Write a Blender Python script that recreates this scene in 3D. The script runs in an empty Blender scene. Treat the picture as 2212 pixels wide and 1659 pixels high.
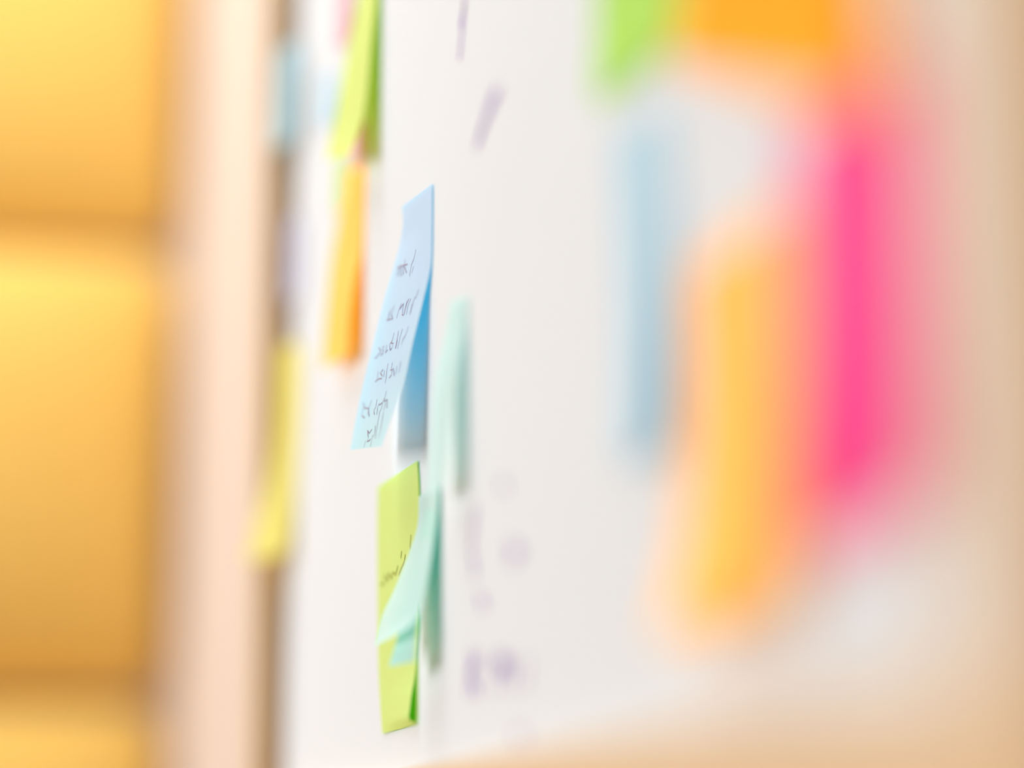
import bpy, bmesh, math, random
from mathutils import Vector

random.seed(4)
SC = bpy.context.scene
COL = SC.collection

# ------------------------------------------------------------------ camera
# The board hangs in the plane x = BOARD_X; the lens looks along it, a little up.
IMG_W, IMG_H = 2212.0, 1659.0
FOCAL = 4700.0                       # focal length in pixels of a 2212 wide frame
VPX, VPY = 100.0, 1775.0             # vanishing point of the board's long edges
BOARD_X = 0.105                      # distance from lens to board plane
CAM_Z = 1.00
pitch = math.atan((VPY - IMG_H / 2) / FOCAL)
yaw = math.atan((IMG_W / 2 - VPX) / FOCAL * math.cos(pitch))
FWD = Vector((math.sin(yaw) * math.cos(pitch), math.cos(yaw) * math.cos(pitch), math.sin(pitch)))
RGT = Vector((math.cos(yaw), -math.sin(yaw), 0))
UPV = RGT.cross(FWD)
CAM = Vector((0, 0, CAM_Z))


def ray(px, py):
    return FWD + RGT * ((px - IMG_W / 2) / FOCAL) + UPV * ((IMG_H / 2 - py) / FOCAL)


def on_board(px, py, lift=0.0):
    """A point lift metres in front of the board plane."""
    r = ray(px, py)
    return CAM + r * ((BOARD_X - lift) / r.x)


def at_depth(px, py, y):
    r = ray(px, py)
    return CAM + r * (y / r.y)


cam_data = bpy.data.cameras.new('camera')
cam_data.sensor_width = 36.0
cam_data.lens = FOCAL * 36.0 / IMG_W
cam_data.clip_start = 0.01
cam = bpy.data.objects.new('camera', cam_data)
COL.objects.link(cam)
cam.location = CAM
cam.rotation_euler = (math.pi / 2 + pitch, 0, -yaw)
SC.camera = cam
BLUR = 0.32                         # iris diameter over the distance to the board
focus = at_depth(890, 570, on_board(934, 397).y + 0.025)
cam_data.dof.use_dof = True
cam_data.dof.focus_distance = (focus - CAM).dot(FWD)
cam_data.dof.aperture_fstop = (cam_data.lens / 1000.0) / (BLUR * BOARD_X)
cam_data.dof.aperture_blades = 0

# ------------------------------------------------------------------ world, lights, exposure
world = bpy.data.worlds.new('world')
SC.world = world
world.use_nodes = True
world.node_tree.nodes['Background'].inputs[0].default_value = (1.0, 0.98, 0.96, 1)
world.node_tree.nodes['Background'].inputs[1].default_value = 0.105


def area(name, loc, target, sx, sy, power, color):
    d = bpy.data.lights.new(name, 'AREA')
    d.shape = 'RECTANGLE'
    d.size, d.size_y = sx, sy
    d.energy = power
    d.color = color
    o = bpy.data.objects.new(name, d)
    COL.objects.link(o)
    o.location = loc
    o.rotation_euler = (Vector(target) - Vector(loc)).to_track_quat('-Z', 'Y').to_euler()
    return o


area('window_light', (-3.4, 1.75, 1.95), (0.1, 0.7, 1.2), 1.1, 1.9, 93, (0.85, 0.935, 1.0))
area('ceiling_light', (-0.42, 1.42, 2.75), (-0.4, 1.6, 0), 1.0, 1.0, 25, (0.90, 0.95, 1.0))

SC.view_settings.view_transform = 'Standard'
SC.view_settings.look = 'None'
SC.view_settings.gamma = 1.0
SC.view_settings.use_curve_mapping = False
SC.view_settings.exposure = 0.1


# ------------------------------------------------------------------ helpers
def lin(r, g, b):
    def f(c):
        c /= 255.0
        return c / 12.92 if c <= 0.04045 else ((c + 0.055) / 1.055) ** 2.4
    return (f(r), f(g), f(b), 1.0)


def tag(o, label=None, cat=None, group=None, kind=None):
    for k, v in (('label', label), ('category', cat), ('group', group), ('kind', kind)):
        if v:
            o[k] = v
    return o


def empty(name, loc):
    o = bpy.data.objects.new(name, None)
    o.empty_display_size = 0.02
    COL.objects.link(o)
    o.location = loc
    return o


def mesh_obj(name, verts, faces, mat, parent=None, smooth=False):
    """One mesh object with its origin at its own centre; verts in world space."""
    c = Vector((0, 0, 0))
    for v in verts:
        c += Vector(v)
    c /= len(verts)
    me = bpy.data.meshes.new(name)
    me.from_pydata([Vector(v) - c for v in verts], [], faces)
    me.update()
    if smooth:
        for p in me.polygons:
            p.use_smooth = True
    me.materials.append(mat)
    o = bpy.data.objects.new(name, me)
    COL.objects.link(o)
    if parent:
        o.parent = parent
        o.location = c - parent.location
    else:
        o.location = c
    return o


def box(name, lo, hi, mat, parent=None, bevel=0.0, seg=2):
    bm = bmesh.new()
    bmesh.ops.create_cube(bm, size=1.0)
    for v in bm.verts:
        v.co = Vector(((v.co.x) * (hi[0] - lo[0]), (v.co.y) * (hi[1] - lo[1]), (v.co.z) * (hi[2] - lo[2])))
    if bevel:
        bmesh.ops.bevel(bm, geom=bm.edges[:], offset=bevel, segments=seg, profile=0.6, affect='EDGES')
    me = bpy.data.meshes.new(name)
    bm.to_mesh(me)
    bm.free()
    me.materials.append(mat)
    o = bpy.data.objects.new(name, me)
    COL.objects.link(o)
    c = Vector(((lo[0] + hi[0]) / 2, (lo[1] + hi[1]) / 2, (lo[2] + hi[2]) / 2))
    o.location = c - parent.location if parent else c
    o.parent = parent
    return o


def new_mat(name):
    m = bpy.data.materials.new(name)
    m.use_nodes = True
    nt = m.node_tree
    nt.nodes.clear()
    out = nt.nodes.new('ShaderNodeOutputMaterial')
    return m, nt, out


def plain(name, color, rough=0.6, spec=0.3, grain=0.0, scale=40.0, stretch=(1, 1, 1), bump=0.0):
    m, nt, out = new_mat(name)
    b = nt.nodes.new('ShaderNodeBsdfPrincipled')
    b.inputs['Roughness'].default_value = rough
    b.inputs['Specular IOR Level'].default_value = spec
    b.inputs['Base Color'].default_value = color
    nt.links.new(b.outputs[0], out.inputs[0])
    if grain or bump:
        tc = nt.nodes.new('ShaderNodeTexCoord')
        mp = nt.nodes.new('ShaderNodeMapping')
        mp.inputs['Scale'].default_value = stretch
        nz = nt.nodes.new('ShaderNodeTexNoise')
        nz.inputs['Scale'].default_value = scale
        nz.inputs['Detail'].default_value = 4
        nt.links.new(tc.outputs['Object'], mp.inputs[0])
        nt.links.new(mp.outputs[0], nz.inputs['Vector'])
        if grain:
            mx = nt.nodes.new('ShaderNodeMix')
            mx.data_type = 'RGBA'
            mx.inputs[6].default_value = tuple(c * (1 - grain) for c in color[:3]) + (1,)
            mx.inputs[7].default_value = tuple(min(1, c * (1 + grain)) for c in color[:3]) + (1,)
            nt.links.new(nz.outputs[0], mx.inputs[0])
            nt.links.new(mx.outputs[2], b.inputs['Base Color'])
        if bump:
            bp = nt.nodes.new('ShaderNodeBump')
            bp.inputs['Strength'].default_value = bump
            bp.inputs['Distance'].default_value = 0.002
            nt.links.new(nz.outputs[0], bp.inputs['Height'])
            nt.links.new(bp.outputs[0], b.inputs['Normal'])
    return m


def paper(name, front, through):
    """Thin coloured paper: the light it sends back plus the deeper colour it lets through."""
    m, nt, out = new_mat(name)
    d = nt.nodes.new('ShaderNodeBsdfDiffuse')
    t = nt.nodes.new('ShaderNodeBsdfTranslucent')
    add = nt.nodes.new('ShaderNodeAddShader')
    tc = nt.nodes.new('ShaderNodeTexCoord')
    nz = nt.nodes.new('ShaderNodeTexNoise')
    nz.inputs['Scale'].default_value = 900
    nz.inputs['Detail'].default_value = 3
    mx = nt.nodes.new('ShaderNodeMix')
    mx.data_type = 'RGBA'
    mx.inputs[6].default_value = tuple(c * 0.97 for c in front[:3]) + (1,)
    mx.inputs[7].default_value = tuple(min(1, c * 1.02) for c in front[:3]) + (1,)
    nt.links.new(tc.outputs['Object'], nz.inputs['Vector'])
    nt.links.new(nz.outputs[0], mx.inputs[0])
    nt.links.new(mx.outputs[2], d.inputs[0])
    t.inputs[0].default_value = through
    nt.links.new(d.outputs[0], add.inputs[0])
    nt.links.new(t.outputs[0], add.inputs[1])
    nt.links.new(add.outputs[0], out.inputs[0])
    return m


# ------------------------------------------------------------------ materials
M = {}
M['board'] = plain('whiteboard_enamel', lin(239, 241, 244), 0.55, 0.08, 0.01, 6)
M['frame'] = plain('tan_wood', lin(238, 202, 160), 0.55, 0.2, 0.07, 30, (6, 6, 0.6), 0.1)
M['wall'] = plain('cream_plaster', lin(228, 206, 190), 0.85, 0.1, 0.02, 60, (1, 1, 1), 0.1)
M['back'] = plain('ochre_plaster', lin(238, 214, 186), 0.85, 0.1, 0.03, 60, (1, 1, 1), 0.1)
M['floor'] = plain('floor_wood', lin(200, 165, 125), 0.6, 0.2, 0.12, 8, (8, 1, 1), 0.05)
M['cushion'] = plain('yellow_fabric', lin(255, 211, 114), 0.9, 0.1, 0.04, 400, (1, 1, 1), 0.2)
M['backing'] = plain('panel_backing', lin(150, 104, 52), 0.8, 0.1, 0.05, 40)
M['ink'] = plain('dark_ink', lin(166, 136, 146), 0.7, 0.1, 0.02, 300)
M['green_ink'] = plain('olive_ink', lin(182, 192, 92), 0.7, 0.1, 0.02, 300)
M['marker'] = plain('purple_marker', lin(174, 138, 206), 0.6, 0.1, 0.05, 300)
M['blue'] = paper('light_blue_paper', lin(204, 211, 201), lin(0, 140, 185))
M['mint'] = paper('pale_mint_paper', lin(206, 213, 211), lin(0, 150, 128))
M['thinmint'] = paper('thin_mint_paper', lin(203, 210, 207), lin(120, 166, 160))
M['cyan'] = paper('pale_cyan_paper', lin(200, 208, 208), lin(0, 172, 150))
M['lime'] = paper('lime_paper', lin(220, 226, 140), lin(40, 135, 0))
M['spring'] = paper('spring_green_paper', lin(192, 226, 112), lin(40, 135, 0))
M['palelime'] = paper('pale_lime_paper', lin(224, 224, 138), lin(95, 140, 0))
M['orange'] = paper('yellow_orange_paper', lin(255, 204, 108), lin(190, 122, 0))
M['deeporange'] = paper('orange_paper', lin(255, 182, 55), lin(160, 85, 0))
M['pink'] = paper('hot_pink_paper', lin(255, 80, 158), lin(150, 10, 50))
M['rose'] = paper('rose_paper', lin(240, 196, 200), lin(120, 50, 70))
M['yellow'] = paper('yellow_paper', lin(238, 226, 128), lin(130, 110, 10))
M['greyblue'] = paper('grey_blue_paper', lin(186, 212, 216), lin(30, 75, 90))
M['lilac'] = paper('lilac_paper', lin(216, 213, 226), lin(75, 75, 110))
M['skyblue'] = paper('sky_blue_paper', lin(196, 225, 235), lin(30, 95, 120))

# ------------------------------------------------------------------ the room
BACK_Y = on_board(398, 800, -0.016).y
WALL_X = BOARD_X + 0.016
print('back wall at', round(BACK_Y, 3))
tag(box('wall_right', (WALL_X, -1.2, 0), (WALL_X + 0.1, BACK_Y + 0.1, 2.9), M['wall']), kind='structure')
tag(box('wall_back', (-4.2, BACK_Y, 0), (WALL_X, BACK_Y + 0.1, 2.9), M['back']), kind='structure')
tag(box('floor', (-4.2, -1.2, -0.1), (WALL_X + 0.1, BACK_Y + 0.1, 0), M['floor']), kind='structure')

# ------------------------------------------------------------------ the whiteboard
far_y = on_board(628, 900).y
near_y = on_board(2340, 900).y
low_z = on_board(1000, 1648).z
# the lower rail's front edge hides a little of the face; its height comes from the far end
top_z = low_z + 0.62
board = empty('whiteboard', (WALL_X, (far_y + near_y) / 2, low_z))
tag(board, 'white dry-erase board in a tan wooden frame, covered in sticky notes', 'whiteboard')
FR = 0.014                          # frame stands proud of the writing face
RAIL = 0.03
box('writing_surface', (BOARD_X, near_y, low_z), (WALL_X - 0.001, far_y, top_z), M['board'], board)
box('frame_rail', (BOARD_X - FR, far_y, low_z - RAIL), (WALL_X, far_y + RAIL, top_z + RAIL), M['frame'], board, 0.0015)
box('frame_rail', (BOARD_X - FR, near_y - RAIL, low_z - RAIL), (WALL_X, near_y, top_z + RAIL), M['frame'], board, 0.0015)
box('frame_rail', (BOARD_X - 0.006, near_y, low_z - RAIL), (WALL_X, far_y, low_z), M['frame'], board, 0.0015)
box('frame_rail', (BOARD_X - 0.006, near_y, top_z), (WALL_X, far_y, top_z + RAIL), M['frame'], board, 0.0015)
print('board', round(near_y, 3), round(far_y, 3), round(low_z, 3), round(top_z, 3))

# ------------------------------------------------------------------ yellow padded panels on the back wall


def cushion(name, x0, x1, z0, z1, y_wall, depth, label):
    root = empty(name, ((x0 + x1) / 2, y_wall, z0))
    tag(root, label, 'wall panel', 'yellow padded wall panels')
    box('backing_board', (x0 + 0.01, y_wall - 0.012, z0 + 0.01), (x1 - 0.01, y_wall, z1 - 0.01), M['backing'], root)
    nx, nz = 28, 24
    rx, rz = (x1 - x0) / 2, (z1 - z0) / 2
    cx, cz = (x0 + x1) / 2, (z0 + z1) / 2
    verts, faces = [], []
    for j in range(nz + 1):
        for i in range(nx + 1):
            u = -math.cos(math.pi * i / nx)
            v = -math.cos(math.pi * j / nz)
            # rounded rectangle outline
            sq = 0.06 / rx, 0.06 / rz
            x, z = u * rx, v * rz
            r = 0.045
            ex, ez = abs(x) - (rx - r), abs(z) - (rz - r)
            if ex > 0 and ez > 0:
                L = math.hypot(ex, ez)
                k = max(ex, ez) / L if L > 0 else 1
                x = math.copysign(rx - r + ex * k, x)
                z = math.copysign(rz - r + ez * k, z)
            h = (max(0.0, 1 - abs(u) ** 5) ** 0.5) * (max(0.0, 1 - abs(v) ** 2.2) ** 0.5)
            verts.append((cx + x, y_wall - 0.012 - depth * h, cz + z))
            if i and j:
                a = j * (nx + 1) + i
                faces.append((a - nx - 2, a - nx - 1, a, a - 1))
    mesh_obj('padding', verts, faces, M['cushion'], root, True)
    return root


xr = WALL_X - 0.012
pz = lambda py: at_depth(150, py, BACK_Y - 0.07).z
cushion('padded_panel', xr - 0.75, xr, pz(488), pz(-430), BACK_Y, 0.075,
        'yellow padded wall panel at the top left, above the paler middle panel')
cushion('padded_panel', xr - 0.75, xr, pz(1488), pz(512), BACK_Y, 0.075,
        'yellow padded wall panel in the middle of the left edge, between two others')
cushion('padded_panel', xr - 0.75, xr, pz(2430), pz(1518), BACK_Y, 0.075,
        'yellow padded wall panel at the bottom left corner, lowest of the stack')

# ------------------------------------------------------------------ sticky notes


def smooth_interp(keys, t):
    """Catmull-Rom through evenly spaced keys (parameter by their stored t)."""
    n = len(keys)
    for i in range(n - 1):
        if t <= keys[i + 1][0] or i == n - 2:
            break
    t0, p0 = keys[i]
    t1, p1 = keys[i + 1]
    s = (t - t0) / (t1 - t0)
    pa = keys[i - 1][1] if i > 0 else p0 * 2 - p1
    pb = keys[i + 2][1] if i + 2 < n else p1 * 2 - p0
    ta = keys[i - 1][0] if i > 0 else 2 * t0 - t1
    tb = keys[i + 2][0] if i + 2 < n else 2 * t1 - t0
    m0 = (p1 - pa) * ((t1 - t0) / (t1 - ta))
    m1 = (pb - p0) * ((t1 - t0) / (tb - t0))
    s2, s3 = s * s, s * s * s
    return p0 * (2 * s3 - 3 * s2 + 1) + m0 * (s3 - 2 * s2 + s) + p1 * (-2 * s3 + 3 * s2) + m1 * (s3 - s2)


SURF = {}


def note(name, near, far, mat, label, group='sticky notes on the whiteboard', lift=0.0004, drift=0.0,
         bulge=0.0, nu=10, nv=24, depths=(None, None)):
    """A note stuck on by its top edge; near and far run down its two side edges. Each side edge
    keeps its distance along the board (plus drift towards the bottom) and curls off the face."""
    def edge(keys, y0):
        y0 = y0 or on_board(keys[0][0], keys[0][1], lift).y
        tot = [0.0]
        for a, b in zip(keys, keys[1:]):
            tot.append(tot[-1] + math.hypot(b[0] - a[0], b[1] - a[1]))
        out = []
        for (px, py), t in zip(keys, tot):
            f = t / tot[-1]
            p = at_depth(px, py, y0 + drift * f)
            if p.x > BOARD_X - lift:
                p = on_board(px, py, lift)
            out.append((f, p))
        return out
    e0, e1 = edge(near, depths[0]), edge(far, depths[1])
    grid = []
    for j in range(nv + 1):
        t = j / nv
        a, b = smooth_interp(e0, t), smooth_interp(e1, t)
        row = []
        for i in range(nu + 1):
            u = i / nu
            p = a.lerp(b, u)
            p.x -= bulge * math.sin(math.pi * u) * t
            p.x = min(p.x, BOARD_X - lift)
            row.append(p)
        grid.append(row)
    verts = [p for row in grid for p in row]
    faces = []
    for j in range(nv):
        for i in range(nu):
            a = j * (nu + 1) + i
            faces.append((a, a + 1, a + nu + 2, a + nu + 1))
    o = mesh_obj(name, verts, faces, mat, None, True)
    tag(o, label, 'sticky note', group)
    L = sum((grid[j + 1][0] - grid[j][0]).length for j in range(nv))
    print('%-46s w %.0f mm  h %.0f mm  lift %.0f/%.0f mm' % (label[:46], (grid[0][0] - grid[0][-1]).length * 1000, L * 1000,
          (BOARD_X - grid[-1][0].x) * 1000, (BOARD_X - grid[-1][-1].x) * 1000))
    SURF[o.name] = grid
    return o


def project(p):
    d = p - CAM
    z = d.dot(FWD)
    return IMG_W / 2 + d.dot(RGT) / z * FOCAL, IMG_H / 2 - d.dot(UPV) / z * FOCAL


def ribbon(pts, normal_of, width, verts, faces):
    n = len(pts)
    base = len(verts)
    for k, p in enumerate(pts):
        d = (pts[min(k + 1, n - 1)] - pts[max(k - 1, 0)]).normalized()
        nn = normal_of(p)
        s = nn.cross(d).normalized() * width / 2
        verts += [p + s, p - s]
    for k in range(n - 1):
        a = base + 2 * k
        faces.append((a, a + 1, a + 3, a + 2))


def handwriting(o, strokes, mat, width=0.00045, name='handwriting'):
    grid = SURF[o.name]
    nv, nu = len(grid) - 1, len(grid[0]) - 1
    P = [[project(p) for p in row] for row in grid]

    def locate(px, py):
        best = None
        for j in range(nv):
            for i in range(nu):
                (x0, y0), (x1, y1), (x2, y2) = P[j][i], P[j][i + 1], P[j + 1][i]
                ax, ay, bx, by = x1 - x0, y1 - y0, x2 - x0, y2 - y0
                det = ax * by - ay * bx
                if abs(det) < 1e-9:
                    continue
                u = ((px - x0) * by - (py - y0) * bx) / det
                v = (ax * (py - y0) - ay * (px - x0)) / det
                e = max(-u, u - 1, -v, v - 1, 0)
                if best is None or e < best[0]:
                    best = (e, i, j, u, v)
        e, i, j, u, v = best
        u, v = min(max(u, 0), 1), min(max(v, 0), 1)
        a = grid[j][i].lerp(grid[j][i + 1], u)
        b = grid[j + 1][i].lerp(grid[j + 1][i + 1], u)
        p = a.lerp(b, v)
        nrm = (grid[j][i + 1] - grid[j][i]).cross(grid[j + 1][i] - grid[j][i]).normalized()
        if nrm.x > 0:
            nrm = -nrm
        return p + nrm * 0.00012, nrm
    verts, faces = [], []
    for st in strokes:
        dense = []
        for a, b in zip(st, st[1:]):
            m = max(1, int(math.hypot(b[0] - a[0], b[1] - a[1]) / 4))
            dense += [(a[0] + (b[0] - a[0]) * k / m, a[1] + (b[1] - a[1]) * k / m) for k in range(m)]
        dense.append(st[-1])
        loc = [locate(*q) for q in dense]
        nm = {id(p): n_ for p, n_ in loc}
        ribbon([p for p, _ in loc], lambda p: nm[id(p)], width, verts, faces)
    return mesh_obj(name, verts, faces, mat, o)


# --- the written blue note in focus
blue = note('sticky_note',
            [(934, 397), (933.5, 480), (932, 565), (914, 650), (892, 740), (872, 830), (855, 877), (836, 930), (825, 964)],
            [(868, 447), (871, 480), (866, 520), (845, 595), (829, 650), (807, 740), (785, 830), (770, 900), (757, 972)],
            M['blue'], 'light blue sticky note with six lines of dark handwriting, bottom curling off the whiteboard',
            drift=0.012, nu=8, nv=40)
LINES = [
    [(899, 539), (895, 558), (889, 573), (885, 597)], [(894, 575), (890, 590)],
    [(857, 598), (861, 580), (866, 574), (868, 597)], [(859, 579), (870, 574), (881, 571)], [(876, 560), (874, 575), (879, 590)],
    [(863, 578), (862, 597)], [(872, 575), (872, 594)],
    [(905, 625), (898, 645)], [(897, 642), (890, 660), (885, 681)], [(888, 645), (881, 662), (878, 680)],
    [(884, 645), (879, 655), (873, 680)], [(880, 650), (875, 668), (872, 681), (869, 680), (872, 655)], [(872, 656), (864, 668)],
    [(868, 655), (861, 673), (857, 688)], [(852, 660), (846, 680), (849, 688), (843, 690), (836, 692)], [(846, 666), (840, 690)],
    [(842, 672), (838, 690)], [(892, 655), (887, 676)],
    [(883, 705), (876, 725), (870, 735), (867, 745)], [(870, 710), (864, 730), (861, 745), (859, 754)],
    [(861, 715), (858, 735), (854, 754)], [(859, 733), (855, 752)], [(852, 718), (848, 735), (842, 745), (843, 757), (847, 752), (850, 742), (845, 741)],
    [(836, 745), (833, 763), (838, 755)], [(830, 748), (827, 750), (829, 762), (823, 768)], [(819, 751), (824, 760), (818, 766), (814, 772), (810, 774)],
    [(866, 780), (862, 805)], [(858, 790), (855, 808)], [(848, 783), (847, 790), (844, 800), (848, 798), (846, 810), (841, 817)],
    [(850, 795), (852, 812)], [(839, 785), (836, 800), (834, 820), (832, 828)],
    [(828, 798), (822, 806), (826, 812), (825, 818), (820, 818), (814, 822), (811, 825)], [(831, 800), (829, 815)], [(818, 802), (815, 819)],
    [(835, 845), (831, 860), (826, 870), (820, 875)], [(832, 860), (830, 868), (837, 863), (836, 882)], [(820, 871), (816, 880), (814, 896)],
    [(815, 862), (812, 880), (808, 886), (809, 896)], [(827, 871), (823, 885), (819, 893)], [(803, 865), (797, 882), (795, 897)],
    [(785, 870), (788, 882), (796, 882), (798, 900)], [(785, 880), (782, 898), (788, 903)], [(833, 870), (829, 887)],
    [(820, 892), (816, 915), (812, 940), (811, 947)], [(811, 920), (810, 935), (806, 945)],
    [(804, 927), (798, 936), (794, 930), (796, 945), (793, 954), (799, 951), (801, 948)], [(805, 940), (802, 955), (800, 965)],
    [(790, 952), (786, 966)], [(829, 890), (822, 930), (818, 945)],
]
handwriting(blue, LINES, M['ink'], 0.00036)

# --- lime note under it; flat lime sheet added to deepen the gap's shade
note('sticky_note', [(902.5, 999), (903, 1200), (903.5, 1400), (903, 1556)], [(821, 1062), (820, 1250), (822, 1420), (828, 1572)],
     M['lime'], 'lime green sticky note lying flat on the board behind the written lime note', lift=0.0002, nv=16)
lime = note('sticky_note',
            [(902, 995), (905, 1060), (905, 1150), (906, 1280), (905, 1350), (899.5, 1428), (895, 1468), (889, 1500), (885.5, 1530), (884, 1554), (905, 1563)],
            [(816, 1052), (815, 1130), (815, 1250), (816, 1350), (817, 1430), (820, 1500), (824, 1565), (826, 1585)],
            M['lime'], 'lime green sticky note with a faint olive word, its near edge bulging out', lift=0.0005, nu=8, nv=60)
handwriting(lime, [[(888, 1155), (886, 1186)], [(876, 1198), (873, 1215), (867, 1228), (862, 1241)], [(868, 1190), (866, 1206)],
                   [(860, 1222), (855, 1241), (849, 1236), (846, 1250), (840, 1237), (838, 1256), (832, 1241), (830, 1262), (822, 1262)]],
            M['green_ink'], 0.0009)

# --- mint notes
note('sticky_note', [(1009, 640), (1006, 700), (992, 780), (982, 850), (968, 1000), (962, 1048)],
     [(974, 652), (962, 720), (944, 800), (936, 860), (926, 1000), (917, 1066)],
     M['thinmint'], 'pale mint sticky note right of the written blue note, with a teal shadow behind it', nu=8)
note('sticky_note', [(952, 1045), (942, 1130), (932, 1202), (919, 1275), (907, 1328), (900, 1380), (897, 1428)],
     [(922, 1082), (906, 1170), (886, 1280), (867, 1350), (852, 1400), (840, 1440)],
     M['cyan'], 'pale cyan sticky note hanging over the lime note, lower corner beneath the mint one', lift=0.0003, nu=8)
note('sticky_note', [(950, 1036), (942.5, 1130), (932.5, 1202), (920, 1275), (905, 1325), (888, 1350), (870, 1363)],
     [(905, 1073), (902, 1135), (886, 1188), (869, 1231), (851, 1275), (825, 1332), (808, 1397)],
     M['thinmint'], 'pale mint sticky note crossing in front of the written lime note', lift=0.0006, nu=8)

# --- far notes
note('sticky_note', [(788, 350), (787, 450), (783, 535), (768, 600), (756, 680), (750, 765)],
     [(738, 385), (732, 460), (716, 560), (706, 660), (698, 760), (694, 800)],
     M['orange'], 'yellow-orange sticky note left of the written blue note, glowing deep orange underneath')
note('sticky_note', [(824, -90), (813, 0), (803, 90), (794, 190), (783, 255), (768, 300), (750, 335)],
     [(776, -40), (764, 40), (748, 120), (730, 220), (716, 290), (704, 345)],
     M['palelime'], 'pale yellow-green sticky note hanging from the top edge, dark green on its back')
note('sticky_note', [(790, 262), (789, 300), (786, 340)], [(757, 285), (756, 320), (755, 362)],
     M['rose'], 'small rose sticky note peeping out between the pale yellow-green and orange notes', lift=0.0006, nv=6)
note('sticky_note', [(755, 330), (752, 390), (748, 440)], [(728, 352), (725, 410), (722, 462)],
     M['lime'], 'small green sticky note just left of the top of the yellow-orange note', nv=6)
note('sticky_note', [(762, -110), (758, 0), (752, 85)], [(735, -70), (730, 20), (724, 105)],
     M['rose'], 'rose sticky note at the top edge left of the pale yellow-green note', nv=8)
note('sticky_note', [(722, 150), (720, 210), (714, 262)], [(697, 165), (694, 220), (688, 275)],
     M['skyblue'], 'small pale blue sticky note left of the pale yellow-green note', nv=8)


def end_note(near, far, mat, label, width=0.034):
    """A note beside the far rail: stuck on near the end of the board, standing off the face."""
    return note('sticky_note', near, far, mat, label, depths=(far_y - 0.002 - width, far_y - 0.002))


end_note([(646, 90), (642, 180), (634, 300)], [(598, 110), (592, 200), (584, 325)], M['greyblue'],
         'grey-blue sticky note against the upper part of the tan end rail')
end_note([(648, 470), (647, 560), (644, 640)], [(622, 480), (620, 565), (616, 650)], M['lilac'],
         'lilac sticky note halfway up beside the tan end rail')
end_note([(652, 740), (650, 850), (646, 950), (640, 1040), (628, 1140), (612, 1200)],
         [(606, 750), (600, 850), (594, 950), (576, 1050), (552, 1140), (530, 1212)], M['yellow'],
         'yellow sticky note curling far off the board beside the tan end rail')

# --- near notes, out of focus on the right
note('sticky_note', [(1478, -380), (1480, -120), (1470, 72)], [(1292, -170), (1288, 60), (1282, 225)],
     M['spring'], 'blurred lime green sticky note at the top edge, left of the large orange one')
note('sticky_note', [(1895, -460), (1897, -120), (1870, 240)], [(1462, -240), (1462, 0), (1452, 132)],
     M['deeporange'], 'blurred orange sticky note at the top edge above the pink note', lift=0.0006)
note('sticky_note', [(1442, 230), (1440, 420), (1430, 600), (1416, 800), (1404, 965)],
     [(1330, 300), (1336, 450), (1345, 650), (1345, 800), (1338, 1000)],
     M['skyblue'], 'blurred pale blue sticky note below the blurred lime one')
note('sticky_note', [(1705, 430), (1709, 700), (1690, 1000), (1640, 1290)], [(1492, 585), (1492, 850), (1472, 1150), (1420, 1385)],
     M['orange'], 'blurred yellow-orange sticky note between the pale blue and pink notes')
note('sticky_note', [(1968, 120), (1972, 600), (1952, 1056)], [(1728, 285), (1731, 700), (1726, 1190)],
     M['pink'], 'blurred hot pink sticky note, rightmost on the board', lift=0.0003)

# ------------------------------------------------------------------ purple marker writing on the board
STROKES = [
    [(1008, -60), (1000, 40), (998, 60)], [(998, 60), (992, 130)], [(1003, 10), (994, 60)],
    [(1078, 190), (1052, 250), (1028, 320)], [(1068, 200), (1046, 262), (1034, 300)],
    [(1027, 1090), (1018, 1190)], [(1020, 1195), (1026, 1245)], [(1085, 1035), (1090, 1062)],
    [(1103, 1180), (1120, 1192), (1104, 1212)], [(1036, 1285), (1046, 1312)],
    [(1018, 1405), (1012, 1505)], [(1016, 1455), (1034, 1415)], [(1016, 1455), (1032, 1500)],
    [(1076, 1418), (1070, 1492)], [(1076, 1420), (1096, 1432), (1072, 1452)], [(1106, 1428), (1100, 1484)], [(1132, 1425), (1124, 1482)],
    [(1118, 1580), (1128, 1600)],
]
for st in STROKES:
    verts, faces = [], []
    pts = []
    for a, b in zip(st, st[1:]):
        pts += [(a[0] + (b[0] - a[0]) * k / 4, a[1] + (b[1] - a[1]) * k / 4) for k in range(4)]
    pts.append(st[-1])
    ribbon([on_board(x, y, 0.00012) for x, y in pts], lambda p: Vector((-1, 0, 0)), 0.0028, verts, faces)
    mesh_obj('marker_stroke', verts, faces, M['marker'], board)
